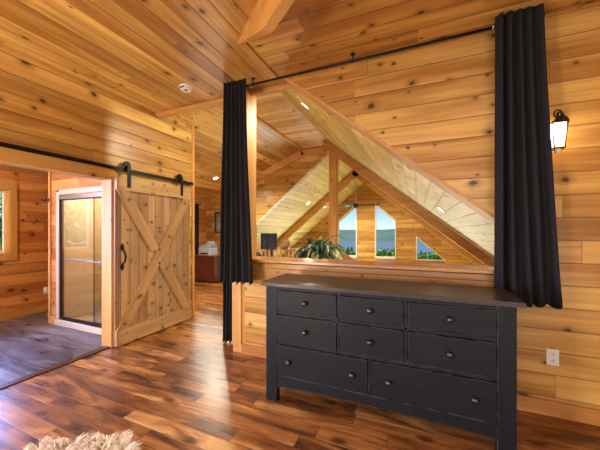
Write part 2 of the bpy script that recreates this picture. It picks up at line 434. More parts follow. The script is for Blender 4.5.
# barn-door wall with the opening into the bathroom
OY0, OY1, OZ = .45, 2.25, 2.06
b = bm_new()
add_box(b, BARN-.15, BARN, -3.3, OY0, 0, CZ); add_box(b, BARN-.15, BARN, OY1, WT1, 0, CZ)
add_box(b, BARN-.15, BARN, OY0, OY1, OZ, CZ); add_box(b, BARN-.15, BARN, WT1, 3.585, 0, 3.30)
struct('wall_left', b, M['wall_y'])
b = bm_new(); add_box(b, BARN-.16, BARN+.02, OY1-.022, OY1+.0, 0, OZ); add_box(b, BARN, BARN+.022, OY1, OY1+.03, 0, OZ+.13)
struct('trim_8', b, M['beam_z'], bevel=.004)
b = bm_new(); add_box(b, BARN, BARN+.022, OY0-.1, OY1, OZ, OZ+.13); add_box(b, BARN-.15, BARN+.022, OY0, OY1-.022, OZ-.022, OZ)
struct('trim_9', b, M['beam_y'], bevel=.004)
b = bm_new(); add_box(b, BARN-.06, BARN+.018, 3.555, 3.605, 0, 3.2)
struct('trim_10', b, M['beam_z'], bevel=.004)

# the other walls of this room (behind and to the right of the viewer), rear opening added for fill light
b = bm_new()
add_box(b, BARN-.15, -2.1, -3.5, -3.3, 0, CZ); add_box(b, 1.9, 3.2, -3.5, -3.3, 0, CZ)
add_box(b, -2.1, 1.9, -3.5, -3.3, 0, .55); add_box(b, -2.1, 1.9, -3.5, -3.3, 2.55, CZ)
struct('wall_rear', b, M['wall_x'])
b = bm_new(); add_box(b, 3.2, 3.4, -3.5, WT1, 0, CZ)
struct('wall_right', b, M['wall_y'])

# bathroom shell
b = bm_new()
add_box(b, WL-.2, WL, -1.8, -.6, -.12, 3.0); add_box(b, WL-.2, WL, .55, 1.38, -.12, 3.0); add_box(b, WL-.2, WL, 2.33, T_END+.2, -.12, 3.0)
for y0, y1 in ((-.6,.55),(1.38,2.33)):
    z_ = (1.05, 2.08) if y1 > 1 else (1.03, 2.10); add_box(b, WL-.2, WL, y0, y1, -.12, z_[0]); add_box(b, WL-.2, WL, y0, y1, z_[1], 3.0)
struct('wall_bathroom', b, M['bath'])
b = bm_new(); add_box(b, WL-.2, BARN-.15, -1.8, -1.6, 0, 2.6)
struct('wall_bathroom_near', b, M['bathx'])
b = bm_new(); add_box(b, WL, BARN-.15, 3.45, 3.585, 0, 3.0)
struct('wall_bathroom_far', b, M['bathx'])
b = bm_new()
add_box(b, -5.20, -5.03, 2.47, 2.57, 0, 2.36); add_box(b, -5.03, BARN-.15, 2.47, 2.57, 2.03, 2.36)
add_box(b, -5.12, -5.035, 2.57, 3.45, 0, 2.36)
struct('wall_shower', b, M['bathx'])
b = bm_new(); add_box(b, -5.215, -5.165, 2.45, 2.59, 0, 2.36)
struct('trim_11', b, M['beam_z'], bevel=.004)
b = bm_new(); add_box(b, WL, BARN-.15, -1.6, 3.45, 2.36, 2.44)
struct('ceiling_bathroom', b, M['ceil_y'])
b = bm_new(); add_box(b, WL, WL+.018, -1.6, 3.45, 0, .12); add_box(b, -5.205, -5.03, 2.452, 2.47, 0, .12)
struct('baseboard_bathroom', b, M['beam_y'], bevel=.003)

def window(name, y0, y1, z0, z1, mullion=None):
    w = bpy.data.objects.new(name, None); COL.objects.link(w); w['kind'] = 'structure'; w.location = (WL, y0, z0)
    off = w.location
    b = bm_new()
    for a, c, d, e in ((y0-.11,y0+.005,z0-.11,z1+.11),(y1-.005,y1+.085,z0-.11,z1+.11)): add_box(b, WL, WL+.022, a, c, d, e)
    add_box(b, WL, WL+.022, y0, y1, z1-.005, z1+.11); add_box(b, WL, WL+.026, y0, y1, z0-.11, z0+.005)
    add_box(b, WL-.2, WL, y0, y0+.015, z0, z1); add_box(b, WL-.2, WL, y1-.015, y1, z0, z1); add_box(b, WL-.2, WL, y0, y1, z0, z0+.015); add_box(b, WL-.2, WL, y0, y1, z1-.015, z1)
    part('window_casing', b, M['beam_z'], w, off=off, bevel=.003)
    b = bm_new(); e = .022; x0, x1 = WL-.14, WL-.08
    add_box(b, x0, x1, y0+.015, y0+.015+e, z0+.015, z1-.015); add_box(b, x0, x1, y1-.015-e, y1-.015, z0+.015, z1-.015)
    add_box(b, x0, x1, y0+.055, y1-.055, z0+.015, z0+.055); add_box(b, x0, x1, y0+.055, y1-.055, z1-.055, z1-.015)
    if mullion: add_box(b, x0, x1, mullion-.04, mullion+.04, z0+.055, z1-.055)
    part('window_frame', b, M['pale_pine'], w, off=off)
    b = bm_new(); add_box(b, WL-.113, WL-.107, y0+.05, y1-.05, z0+.05, z1-.05)
    part('pane', b, M['pane'], w, off=off)
window('window_1', 1.38, 2.33, 1.05, 2.08, 1.87)
window('window_2', -.6, .55, 1.03, 2.10, 0.0)  # unseen window, added to let blue fill into the bathroom

# loft beyond: roof planes, end wall
b = bm_new()
Y0, Y1 = WT1, T_END
xr = 2.49
add_prism(b, [(-1.95,rslope(-1.95)),(xr,0),(xr+.1,.08),(-1.95,rslope(-1.95)+.15)], 1, Y0, Y1)
struct('ceiling_slope', b, M['slope_y'])
zc = H+2.13
b = bm_new(); add_box(b, -2.75, -1.93, Y0, Y1, zc, zc+.1)
struct('ceiling_collar', b, M['collar'])
b = bm_new(); add_prism(b, [(-2.75,dormer(-2.75)),(WL-.2,dormer(WL-.2)),(WL-.2,dormer(WL-.2)+.12),(-2.75,dormer(-2.75)+.12)], 1, Y0, Y1)
struct('ceiling_dormer', b, M['ceil_y'])
b = bm_new(); add_bar(b, (-2.77, Y0, zc-.012), (-2.77, Y1, zc-.012), .06, .03)
struct('trim_12', b, M['beam_y'])
b = bm_new()
add_prism(b, [(WL,0),(-4.3,0),(-4.3,lslope(-4.3)),(-1.98,lslope(-1.98)),(-1.98,zc),(-2.75,zc),(WL,dormer(WL))], 1, T_END, T_END+.15)
struct('wall_loft', b, M['wall_x'])
b = bm_new(); d = Vector((1,0,.4)).normalized()
add_bar(b, Vector((WL,T_END-.05,dormer(WL)-.09)), Vector((-2.75,T_END-.05,dormer(-2.75)-.09)), .1, .17)
add_bar(b, Vector((-2.80,T_END-.05,zc-.09)), Vector((-2.02,T_END-.05,zc-.075)), .1, .14)
struct('trim_13', b, M['beam_x'])
b = bm_new(); add_box(b, -7.5, 4.5, T_END+.06, T_END+.16, -2.8, -.12)
struct('wall_below', b, M['wall_x'])

# great room roof and gable
b = bm_new(); xt = -1.931
add_prism(b, [(xt,rslope(xt)),(5.9,rslope(5.9)),(5.95,rslope(5.9)+.1),(xt,rslope(xt)+.15)], 1, Y1, T_GAB+.2)
struct('ceiling_right', b, M['slope_y'])
b = bm_new(); add_prism(b, [(xt,lslope(xt)),(-9.4,lslope(-9.4)),(-9.45,lslope(-9.4)+.1),(xt,lslope(xt)+.15)], 1, Y1+.15, T_GAB+.2)
struct('ceiling_left', b, M['slope_y'])
b = bm_new(); add_box(b, -9.6, 6.1, Y1, T_GAB+.2, -2.95, -2.8)
struct('floor_great_room', b, M['floor'])

def rafter(name, t, w=.14, h=.22, left=True, over=0):
    b = bm_new(); k = .012
    nr = Vector((-.8,0,-1)).normalized(); nl = Vector((.83,0,-1)).normalized()
    P = lambda x, f, n: Vector((x, t, f(x))) + n*(h/2+k)
    add_bar(b, P(xt-over, rslope, nr), P(4.6 if t > Y1 else 2.3, rslope, nr), w, h)
    if left: add_bar(b, P(xt, lslope, nl), P(-8.2, lslope, nl), w, h)
    return struct(name, b, M['beam_x'], bevel=.004)
rafter('trim_14', 6.5, h=.18, left=False, over=.08)
rafter('trim_15', 9.6)
b = bm_new(); add_box(b, -1.945, -1.755, 6.42, 6.60, 0, rslope(-1.85)-.16)
struct('trim_16', b, M['beam_z'], bevel=.006)

# gable wall with four windows; unseen lower opening added to go with the fill lamp
def gable_faces():
    top = H+2.13
    WIN = {'A': [(-3.19,.26),(-2.36,.26),(-2.36,H+1.143),(-3.19,H+.42)],
           'B': [(-1.61,.26),(-.78,.26),(-.78,H+.42),(-1.61,H+1.143)],
           'C': [(-.036,.26),(1.03,.26),(-.036,H-.22)],
           'D': [(-5.0,.26),(-3.93,.26),(-3.93,H-.22)]}
    return WIN
WIN = gable_faces()
b = bm_new()
def gz(x): return min(rslope(x), lslope(x)) + .08
def slab(x0, x1, lo0, lo1, hi0=None, hi1=None):
    hi0 = gz(x0) if hi0 is None else hi0; hi1 = gz(x1) if hi1 is None else hi1
    add_prism(b, [(x0,lo0),(x1,lo1),(x1,hi1),(x0,hi0)], 1, T_GAB, T_GAB+.15)
xs_ = [-9.3,-5.0,-3.93,-3.19,-2.36,-1.93,-1.61,-.78,-.036,1.03,5.75]
slab(-9.3,-5.0,-2.8,-2.8); slab(-5.0,-3.93,.26,H-.22); slab(-3.93,-3.19,.26,.26); slab(-3.19,-2.36,H+.42,H+1.143)
slab(-2.36,-1.93,.26,.26); slab(-1.93,-1.61,.26,.26); slab(-1.61,-.78,H+1.143,H+.42); slab(-.78,-.036,.26,.26)
slab(-.036,1.03,H-.22,.26); slab(1.03,5.75,-2.8,-2.8)
slab(-5.0,1.03,-.15,-.15,.26,.26); slab(-5.0,1.03,-2.8,-2.8,-2.3,-2.3)
struct('wall_gable', b, M['wall_x'])
for i, (k, poly) in enumerate(WIN.items()):
    w = bpy.data.objects.new('window_%d' % (i+3), None); COL.objects.link(w); w['kind'] = 'structure'
    w.location = (poly[0][0], T_GAB, poly[0][1])
    b = bm_new(); n = len(poly); c = Vector((sum(p[0] for p in poly)/n, sum(p[1] for p in poly)/n))
    for j in range(n):
        p, q = Vector(poly[j]), Vector(poly[(j+1)%n])
        pi, qi = p+(c-p)*.10, q+(c-q)*.10
        add_prism(b, [p, q, qi, pi], 1, T_GAB-.02, T_GAB+.1)
    part('window_frame', b, M['vinyl'], w, off=w.location)
    b = bm_new(); add_prism(b, [Vector(p)+(c-Vector(p))*.06 for p in poly], 1, T_GAB+.04, T_GAB+.046)
    part('pane', b, M['pane'], w, off=w.location)

# ------------------------------------------------------------------ outside
b = bm_new(); add_box(b, -4500, 4500, 500, 2500, -61, -60); struct('lake', b, M['water'])
b = bm_new()
def grid(bm, x0, x1, nx, y0, y1, ny, f):
    vs = [[bm.verts.new((x0+(x1-x0)*i/nx, y0+(y1-y0)*j/ny, f(x0+(x1-x0)*i/nx, y0+(y1-y0)*j/ny))) for i in range(nx+1)] for j in range(ny+1)]
    for j in range(ny):
        for i in range(nx):
            bm.faces.new((vs[j][i], vs[j][i+1], vs[j+1][i+1], vs[j+1][i]))
def hills(x, y):
    u = max(0, (y-1500)/3500)
    n = math.sin(x*.0011+.4)*.5 + math.sin(x*.0027+1.9+y*.0004)*.3 + math.sin(x*.006+y*.002)*.14
    return -62 + 38*min(1, u*5) + 34*u*(1+.6*n) + 10*math.sin(x*.011+y*.006)*min(1,u*4)
grid(b, -6000, 6000, 120, 1500, 5200, 30, hills); struct('hills', b, M['hill'])
b = bm_new()
grid(b, -400, 400, 40, 13.5, 560, 40, lambda x, y: -5 - 55*min(1, max(0,(y-14)/520))**.8 + .5*math.sin(x*.2)+.4*math.sin(y*.13)); struct('ground_shore', b, M['meadow'])
b = bm_new(); grid(b, -70, -6.5, 20, -40, 40, 20, lambda x, y: -3.2+.2*math.sin(x)+.2*math.sin(y*.7)); struct('ground_yard', b, M['meadow'])

def crown_mesh(bm, n, R, hgt, leaf, conic):
    for _ in range(n):
        while True:
            p = Vector((random.uniform(-1,1), random.uniform(-1,1), random.uniform(-1,1)))
            if .35 < p.length < 1: break
        z = (p.z+1)/2
        k = (1-z)**.8*1.05+.05 if conic else 1
        c = Vector((p.x*R*k, p.y*R*k, z*hgt))
        a = Vector((random.gauss(0,1), random.gauss(0,1), random.gauss(0,.6))).normalized()*leaf
        d = a.cross(Vector((random.gauss(0,1), random.gauss(0,1), random.gauss(0,1)))).normalized()*leaf*.6
        bm.faces.new([bm.verts.new(c-a), bm.verts.new(c+d), bm.verts.new(c+a), bm.verts.new(c-d)])
def raw(name, bm, m, parent):       # loose leaves: no normal recalculation
    me = bpy.data.meshes.new(name); bm.to_mesh(me); bm.free(); me.materials.append(m)
    o = bpy.data.objects.new(name, me); COL.objects.link(o); o.parent = parent; return o
protos = []
for kind in range(2):
    t = thing('shore_tree', ['dark pointed conifer on the slope between gable windows and lake', 'rounded green leafy tree on the slope between gable windows and lake'][kind], 'tree', (0,30,-9), group='trees below the gable windows')
    b = bm_new(); crown_mesh(b, 700, 1.5 if kind == 0 else 2.2, 6.5 if kind == 0 else 4.2, .34, kind == 0)
    c = raw('crown', b, M['tree2'], t); c.location = (0,0,1.4)
    b = bm_new(); add_tube(b, [(0,0,-1),(0,0,2.2),(0,0,4.5)], [.2,.15,.05], 8); part('trunk', b, M['bark'], t)
    protos.append(t)
spots = []
while len(spots) < 34:
    y = random.uniform(42, 125); x = -2 + (y/12)*random.uniform(-3.6, 3.4)
    if all(math.hypot(x-a, y-c) > 5.6 for a, c in spots): spots.append((x, y))
for i, (x, y) in enumerate(spots):
    k = i % 2; gzz = -5 - 55*((y-14)/520)**.8
    s = random.uniform(.75, 1.15)
    top = H - y*math.tan(math.radians(random.uniform(3.2, 4.5)))
    zz = top - (7.9 if k == 0 else 5.6)*s
    if i < 2: protos[k].location = (x, y, zz); protos[k].scale = (s,s,s)
    else: dup(protos[k], (x, y, zz), rot=(0,0,random.uniform(0,6)), scale=(s,s,s))
for x, y, z, s, lab in ((-13.5,3.2,-3.2,1.0,'bright green leafy tree right outside the bathroom window'),
                   (-15,-3.8,-3.2,1.0,'bright green leafy tree left of the bathroom window'),
                   (-16,10.5,-3.2,1.1,'bright green leafy tree outside, furthest right past the bathroom window')):
    t = thing('garden_tree', lab, 'tree', (x,y,z))
    b = bm_new(); crown_mesh(b, 3200, 2.7, 7.0, .20, False); c = raw('crown', b, M['tree'], t); c.location = (0,0,.8)
    b = bm_new(); add_tube(b, [(0,0,-.3),(.1,0,2),(0,.1,5)], [.22,.17,.06], 8); part('trunk', b, M['bark'], t)
    t.scale = (s,s,s)

# ------------------------------------------------------------------ dresser
DX0, DX1, DY0, DY1, DTOP = -1.173, .557, 2.057, 2.52, .992
D = thing('dresser', 'long charcoal painted dresser with eight knobbed drawers against the half wall', 'dresser', ((DX0+DX1)/2, (DY0+DY1)/2, 0))
off = D.location
b = bm_new(); add_box(b, DX0-.036, DX1+.038, DY0-.03, DY1-.002, DTOP-.032, DTOP); part('top', b, M['dresser_top'], D, off=off, bevel=.004, label='worn brown-black top board')
for x0, x1 in ((DX0, DX0+.10),(DX1-.10, DX1)):
    for y0, y1 in ((DY0, DY0+.06),(DY1-.06, DY1)):
        b = bm_new(); add_box(b, x0, x1, y0, y1, 0, DTOP-.032); part('leg', b, M['dresser_z'], D, off=off, bevel=.004)
for x0, x1 in ((DX0+.008, DX0+.035),(DX1-.035, DX1-.008)):
    b = bm_new(); add_box(b, x0, x1, DY0+.06, DY1-.06, .13, DTOP-.032); part('side_panel', b, M['dresser'], D, off=off)
b = bm_new(); add_box(b, DX0+.1, DX1-.1, DY1-.03, DY1-.015, .13, DTOP-.032); part('back_panel', b, M['dresser'], D, off=off)
b = bm_new(); FX0, FX1 = DX0+.1, DX1-.1
add_box(b, FX0, FX1, DY0+.004, DY0+.03, .931, DTOP-.032)
add_box(b, FX0, FX1, DY0+.010, DY0+.05, .728, .753); add_box(b, FX0, FX1, DY0+.010, DY0+.05, .482, .502)
c0, c1 = -.551, -.073
for x in (c0, c1): add_box(b, x-.011, x+.011, DY0+.010, DY0+.05, .502, .931)
add_box(b, -.3165-.012, -.3165+.012, DY0+.010, DY0+.05, .222, .482)
part('face_frame', b, M['dresser'], D, off=off, bevel=.002)
b = bm_new()
n = 24; pts = [(FX0,.222),(FX1,.222)] + [(FX1-(FX1-FX0)*i/n, .120+.028*math.sin(PI*i/n)**.5) for i in range(n+1)]
add_prism(b, pts, 1, DY0+.004, DY0+.028); part('bottom_rail', b, M['dresser'], D, off=off, bevel=.002)
def drawer(x0, x1, z0, z1, knobs):
    g = .004
    b = bm_new(); add_box(b, x0+g, x1-g, DY0-.001, DY0+.022, z0+g, z1-g); add_box(b, x0+.02, x1-.02, DY0+.022, DY0+.40, z0+.015, z1-.03)
    d = part('drawer', b, M['dresser'], D, off=off, bevel=.003)
    for kx in knobs:
        b = bm_new(); zc_ = (z0+z1)/2
        add_lathe(b, [(.016,0),(.016,.004),(.008,.007),(.008,.014),(.018,.020),(.021,.026),(.018,.032),(.009,.036),(0,.037)], (kx, DY0-.001, zc_), (0,-1,0), 20)
        part('knob', b, M['knob'], d, off=off, smooth=True)
cols = [(FX0, c0-.011),(c0+.011, c1-.011),(c1+.011, FX1)]
for z0, z1 in ((.753,.931),(.502,.728)):
    for x0, x1 in cols: drawer(x0, x1, z0, z1, [(x0+x1)/2])
drawer(FX0, -.3285, .222, .482, [FX0+.113, -.3285-.113]); drawer(-.3045, FX1, .222, .482, [-.3045+.12, FX1-.12])

# ------------------------------------------------------------------ curtains and rod
RT, RZ = 2.625, 3.025
rod = thing('curtain_rod', 'long thin black curtain rod under the ceiling above the loft opening', 'curtain rod', (-.5, RT, RZ))
b = bm_new(); add_tube(b, [(-1.98,RT,RZ),(.86,RT,RZ)], .011, 12); part('rod', b, M['iron'], rod, off=rod.location, smooth=True)
for x in (-1.98, .86):
    b = bm_new(); add_ball(b, (x,RT,RZ), .02); part('finial', b, M['iron'], rod, off=rod.location, smooth=True)
for x in (-1.66, -.56, .80):
    b = bm_new(); add_tube(b, [(x,RT,RZ-.014),(x,RT,RZ+.03),(x,RT,CZ-.004)], .007, 8); add_tube(b, [(x,RT,CZ-.006),(x,RT,CZ)], .022, 14); add_tube(b, [(x-.008,RT,RZ),(x+.008,RT,RZ)], .017, 12)
    part('bracket', b, M['iron'], rod, off=rod.location)

def curtain(name, label, top, bot, zt, zb, t, pleats, amp, phase=0.0, rings=True, lean=0.0, sc=.018, edge=0):
    x0 = (top[0]+top[1])/2
    C = thing(name, label, 'curtain', (x0, t, zb))
    nu, nv = pleats*14, 36
    b = bm_new(); rows = []
    for j in range(nv+1):
        v = j/nv; row = []
        sm = v**1.25
        for i in range(nu+1):
            u = i/nu
            xl = top[0]+(bot[0]-top[0])*sm; xr_ = top[1]+(bot[1]-top[1])*sm
            uu = u + .018*math.sin(2*PI*u*2.3+phase)*(.4+v)
            ph = 2*PI*pleats*u + phase
            A = amp*(.85+.35*v)*(1+.25*math.sin(5.1*u+phase))
            y = A*math.sin(ph + .35*math.sin(2.2*v+u*3)) + .01*math.sin(7*v+9*u)*v
            z = zt + (zb-zt)*v + (sc*(.5*math.sin(ph*1.0)-.5) if v < .02 else 0) + (.012*math.sin(ph+1.0) if v > .97 else 0)
            row.append(b.verts.new((xl+(xr_-xl)*uu, t+y+lean*v, z)))
        rows.append(row)
    for j in range(nv):
        for i in range(nu):
            b.faces.new((rows[j][i], rows[j][i+1], rows[j+1][i+1], rows[j+1][i]))
    p = part('panel', b, M['cloth'], C, off=C.location, smooth=True, solid=.004)
    b = bm_new()
    for k in range(1): pass
    b.free()
    if rings:
        x = top[edge] + (.012 if edge else -.006)
        b = bm_new(); n = 20
        add_tube(b, [(x+.006*math.sin(2*PI*i/n), RT+.026*math.cos(2*PI*i/n), RZ+.026*math.sin(2*PI*i/n)) for i in range(n+1)], .006, 8, cap=False)
        part('grommet', b, M['steel'], C, off=C.location, smooth=True)
    return C
curtain('curtain', 'charcoal curtain panel hanging right of the sloped opening beside the wall lantern', (.560,.862), (.548,.965), CZ-.006, .868, 2.565, 5, .032, 1.2, edge=0)
curtain('curtain', 'charcoal curtain panel in front of the wooden post, left of the sloped opening', (-1.985,-1.695), (-2.06,-1.61), CZ-.035, .85, 2.525, 6, .030, .5, edge=1)
curtain('curtain', 'narrow floor-length dark curtain behind the post at the passage', (-2.27,-2.06), (-2.29,-2.10), CZ-.06, .02, 2.90, 4, .03, .2, rings=False)

# ------------------------------------------------------------------ sliding barn door and track
XD = BARN + .045            # back of the door
B = thing('barn_door', 'sliding plank barn door with crossed braces hanging right of the bathroom opening', 'door', (XD, 2.83, .012))
off = B.location; dy0, dy1, dz0, dz1 = 2.245, 3.45, .015, 2.085
b = bm_new(); add_box(b, XD, XD+.022, dy0, dy1, dz0, dz1); part('plank_panel', b, M['door_z'], B, off=off, bevel=.002)
for nm, z0, z1 in (('bottom_rail', dz0, dz0+.19),('top_rail', dz1-.17, dz1)):
    b = bm_new(); add_box(b, XD+.022, XD+.050, dy0, dy1, z0, z1); part(nm, b, M['door_y'], B, off=off, bevel=.003)
def brace(p, q, x, w=.135):
    # parallelogram board clipped between the rails
    (ya, za), (yb, zb) = p, q; ang = math.atan2(-(yb-ya), zb-za)
    hw = w/2*math.hypot(yb-ya, zb-za)/abs(zb-za)
    c, sn = math.cos(ang), math.sin(ang); cy, cz = (ya+yb)/2, (za+zb)/2
    loc = lambda y, z: ((y-cy)*c + (z-cz)*sn, -(y-cy)*sn + (z-cz)*c)
    b = bm_new(); add_prism(b, [loc(ya-hw,za), loc(ya+hw,za), loc(yb+hw,zb), loc(yb-hw,zb)], 0, 0, .03)
    o = part('brace', b, M['brace'], B, bevel=.003)
    o.location = (x-off[0], cy-off[1], cz-off[2]); o.rotation_euler = (ang, 0, 0)
    return o
zA, zB = dz0+.19, dz1-.17; yA, yB = dy0+.085, dy1-.085
brace((yA,zA),(yB,zB), XD+.022)
f = lambda t: (yB+(yA-yB)*t, zA+(zB-zA)*t)
brace(f(0), f(.452), XD+.022); brace(f(.548), f(1), XD+.022)
b = bm_new(); hy = 2.33
add_tube(b, [(XD+.030,hy,1.205),(XD+.06,hy,1.17),(XD+.075,hy+.012,1.10),(XD+.07,hy+.004,1.04),(XD+.032,hy-.004,.985)], [.010,.012,.013,.011,.009], 10)
for z, s in ((1.215,1),(.97,1)):
    add_prism(b, [(hy-.026,z),(hy,z-.05),(hy+.026,z),(hy,z+.05)], 0, XD+.022, XD+.029)
part('handle', b, M['iron'], B, off=off)
TZ, TX = 2.18, BARN+.055
for y in (2.40, 3.25):
    b = bm_new(); add_box(b, XD+.050, XD+.058, y-.022, y+.022, 1.955, 2.235)
    add_tube(b, [(TX-.022,y,TZ+.05),(TX+.035,y,TZ+.05)], .012, 12)
    for z in (1.99, 2.05): add_tube(b, [(XD+.05,y,z),(XD+.060,y,z)], .010, 8)
    h = part('hanger', b, M['iron'], B, off=off)
    b = bm_new(); add_lathe(b, [(.0,0),(.045,0),(.045,.006),(.038,.012),(.045,.018),(.045,.024),(0,.024)], (TX-.012,y,TZ+.066), (1,0,0), 24); part('wheel', b, M['iron'], h, off=off)
Tk = thing('door_track', 'long flat black steel rail for the barn door above the bathroom opening', 'door rail', (BARN, 1.7, TZ))
b = bm_new(); add_box(b, TX-.004, TX+.004, -.25, 3.53, TZ-.022, TZ+.020); part('rail', b, M['iron'], Tk, off=Tk.location)
for y in (0.0, .9, 1.75, 2.75, 3.47):
    b = bm_new(); add_tube(b, [(BARN,y,TZ-.002),(TX+.010,y,TZ-.002)], .012, 10); part('bolt', b, M['iron'], Tk, off=Tk.location)

# ------------------------------------------------------------------ wall lantern
LX, LY, LZ = .945, 2.60, 2.115
Ln = thing('wall_lantern', 'lit black lantern sconce with tapered glass on the wall right of the curtain', 'wall lamp', (LX, WT0, LZ))
off = Ln.location
b = bm_new(); add_lathe(b, [(0,0),(.045,0),(.045,.008),(.036,.018),(0,.02)], (1.01,WT0,2.245), (0,-1,0), 24); part('backplate', b, M['iron'], Ln, off=off)
b = bm_new(); add_tube(b, [(1.01,WT0-.015,2.245),(1.0,2.66,2.275),(.965,2.61,2.29),(LX,LY,2.275),(LX,LY,2.235)], .008, 10)
part('arm', b, M['iron'], Ln, off=off)
b = bm_new(); n = 20; add_tube(b, [(LX+.022*math.cos(2*PI*i/n),LY,2.272+.026*math.sin(2*PI*i/n)) for i in range(n+1)], .0055, 8, cap=False); part('ring', b, M['iron'], Ln, off=off)
tw, bw, zt, zb = .042, .031, LZ+.080, LZ-.095
b = bm_new()
add_prism(b, [(LX-tw-.006,LY-tw-.006),(LX+tw+.006,LY-tw-.006),(LX+tw+.006,LY+tw+.006),(LX-tw-.006,LY+tw+.006)], 2, zt, zt+.012)
add_lathe(b, [(.036,0),(.03,.012),(.014,.02),(.008,.03)], (LX,LY,zt+.012), (0,0,1), 20)
add_box(b, LX-bw-.004, LX+bw+.004, LY-bw-.004, LY+bw+.004, zb-.008, zb)
for sx in (-1,1):
    for sy in (-1,1): add_tube(b, [(LX+sx*bw,LY+sy*bw,zb),(LX+sx*tw,LY+sy*tw,zt)], .0035, 6)
part('lantern_frame', b, M['iron'], Ln, off=off)
b = bm_new(); e = .004
ring = [[b.verts.new((LX+sx*(w-e), LY+sy*(w-e), z)) for sx, sy in ((-1,-1),(1,-1),(1,1),(-1,1))] for w, z in ((bw,zb),(tw,zt))]
for k in range(4): b.faces.new((ring[0][k], ring[0][(k+1)%4], ring[1][(k+1)%4], ring[1][k]))
part('glass', b, M['lamp_glass'], Ln, off=off)
b = bm_new(); add_ball(b, (LX,LY,zt-.045), .017, sz=1.35); part('bulb', b, M['bulb'], Ln, off=off, smooth=True)
b = bm_new(); add_lathe(b, [(.010,0),(.010,.03)], (LX,LY,zt-.03)); part('socket', b, M['iron'], Ln, off=off)
b = bm_new(); add_lathe(b, [(0,-.03),(.014,-.026),(.022,-.012),(.022,0)], (LX,LY,zb-.008)); part('lower_finial', b, M['white'], Ln, off=off, smooth=True)

# ------------------------------------------------------------------ wall outlet, smoke alarm
O = thing('wall_outlet', 'white double wall outlet low on the pine wall right of the dresser', 'outlet', (.957, WT0, .45)); off = O.location
b = bm_new(); add_box(b, .918, .996, WT0-.007, WT0, .388, .512); part('cover_plate', b, M['white'], O, off=off, bevel=.003)
for z in (.425, .475):
    b = bm_new(); add_lathe(b, [(.017,0),(.017,.002),(0,.002)], (.957,WT0-.007,z), (0,-1,0), 18); s = part('socket', b, M['white'], O, off=off)
    b = bm_new()
    for dx in (-.006,.006): add_box(b, .957+dx-.0015, .957+dx+.0015, WT0-.0100, WT0-.0088, z-.002, z+.009)
    add_tube(b, [(.957,WT0-.0088,z-.009),(.957,WT0-.0100,z-.009)], .003, 8); part('slot', b, M['slot'], s, off=off)
sm = (-2.48, 2.48, CZ)
A = thing('smoke_alarm', 'round white smoke alarm on the board ceiling', 'smoke alarm', sm)
b = bm_new(); add_lathe(b, [(0,0),(.078,0),(.078,-.012),(.07,-.016),(0,-.016)]); part('base', b, M['white'], A)
b = bm_new(); add_lathe(b, [(.062,-.016),(.062,-.038),(.05,-.046),(0,-.048)]); part('housing', b, M['white'], A, bevel=.002)
b = bm_new(); add_lathe(b, [(.014,-.047),(.014,-.053),(0,-.054)], (.02,-.02,0)); add_box(b, -.03,.03,-.066,-.058,-.034,-.022); part('button', b, M['slot'], A)

# ------------------------------------------------------------------ recessed downlights
def can(loc, n, label, power, size=.14, spot=True):
    rot = Vector((0,0,-1)).rotation_difference(Vector(n)).to_euler()
    t = thing('recessed_light', label, 'ceiling light', loc, rot, group='lit recessed downlights')
    b = bm_new(); add_lathe(b, [(.085,0),(.085,-.008),(.062,-.010),(.058,-.002)]); part('trim_ring', b, M['white'], t)
    b = bm_new(); add_lathe(b, [(0,-.004),(.058,-.004),(.058,-.001),(0,-.001)]); part('lens', b, M['lens'], t)
    l = bpy.data.lights.new('downlight', 'SPOT'); l.energy = power*2.1; l.color = (1,.90,.68); l.spot_size = 2.6; l.spot_blend = .8; l.shadow_soft_size = .06
    o = bpy.data.objects.new('downlight', l); COL.objects.link(o); o.location = Vector(loc)+Vector(n).normalized()*.03
    o.rotation_euler = Vector((0,0,-1)).rotation_difference(Vector(n)).to_euler()
nR, nL, nD = (-.8,0,-1), (.83,0,-1), (.4,0,-1)
can((-1.373,3.447,rslope(-1.373)-.002), nR, 'lit downlight in the right roof slope just under the top of the raking trim', 55)
can((.322,4.533,rslope(.322)-.002), nR, 'lit downlight low in the right roof slope near the right curtain', 55)
can((-3.371,8.73,lslope(-3.371)-.002), nL, 'lit downlight on the left great room slope, before the middle rafter', 120)
can((-3.37,10.47,lslope(-3.37)-.002), nL, 'lit downlight on the left great room slope, beyond the middle rafter', 130)
can((-4.73,5.72,dormer(-4.73)-.002), nD, 'lit downlight in the low loft ceiling left of the post curtain', 70)

# ------------------------------------------------------------------ shower
Sh = thing('shower', 'framed glass shower stall with cream surround beyond the bathroom opening', 'shower', (-4.3, 2.5, 0)); off = Sh.location
SX0, SX1, SY = -5.03, BARN-.15, 2.47
b = bm_new(); add_box(b, SX0, SX1, SY-.03, SY+.09, 0, .085); add_box(b, SX0, SX1, SY+.09, 3.45, 0, .04); part('pan', b, M['surround'], Sh, off=off, bevel=.008)
b = bm_new(); add_box(b, SX0, SX1, 3.41, 3.45, .04, 2.0); add_box(b, SX0, SX0+.03, SY+.1, 3.41, .04, 2.0); add_box(b, SX1-.03, SX1, SY+.1, 3.41, .04, 2.0)
add_box(b, SX0, SX0+.075, SY-.012, SY+.1, .085, 2.0); add_box(b, SX0+.075, SX1, SY-.012, SY+.1, 1.955, 2.03)
part('surround', b, M['surround'], Sh, off=off, bevel=.006)
b = bm_new(); add_box(b, -4.35, SX1-.03, 3.05, 3.41, .62, .70); add_prism(b, [(-4.2,3.41),(SX1-.03,3.41),(SX1-.03,3.15)], 2, .04, .62); part('seat', b, M['surround'], Sh, off=off, bevel=.012)
b = bm_new(); add_box(b, SX0+.075, SX1, SY-.005, SY+.045, 1.885, 1.95); part('header_rail', b, M['steel'], Sh, off=off, bevel=.003)
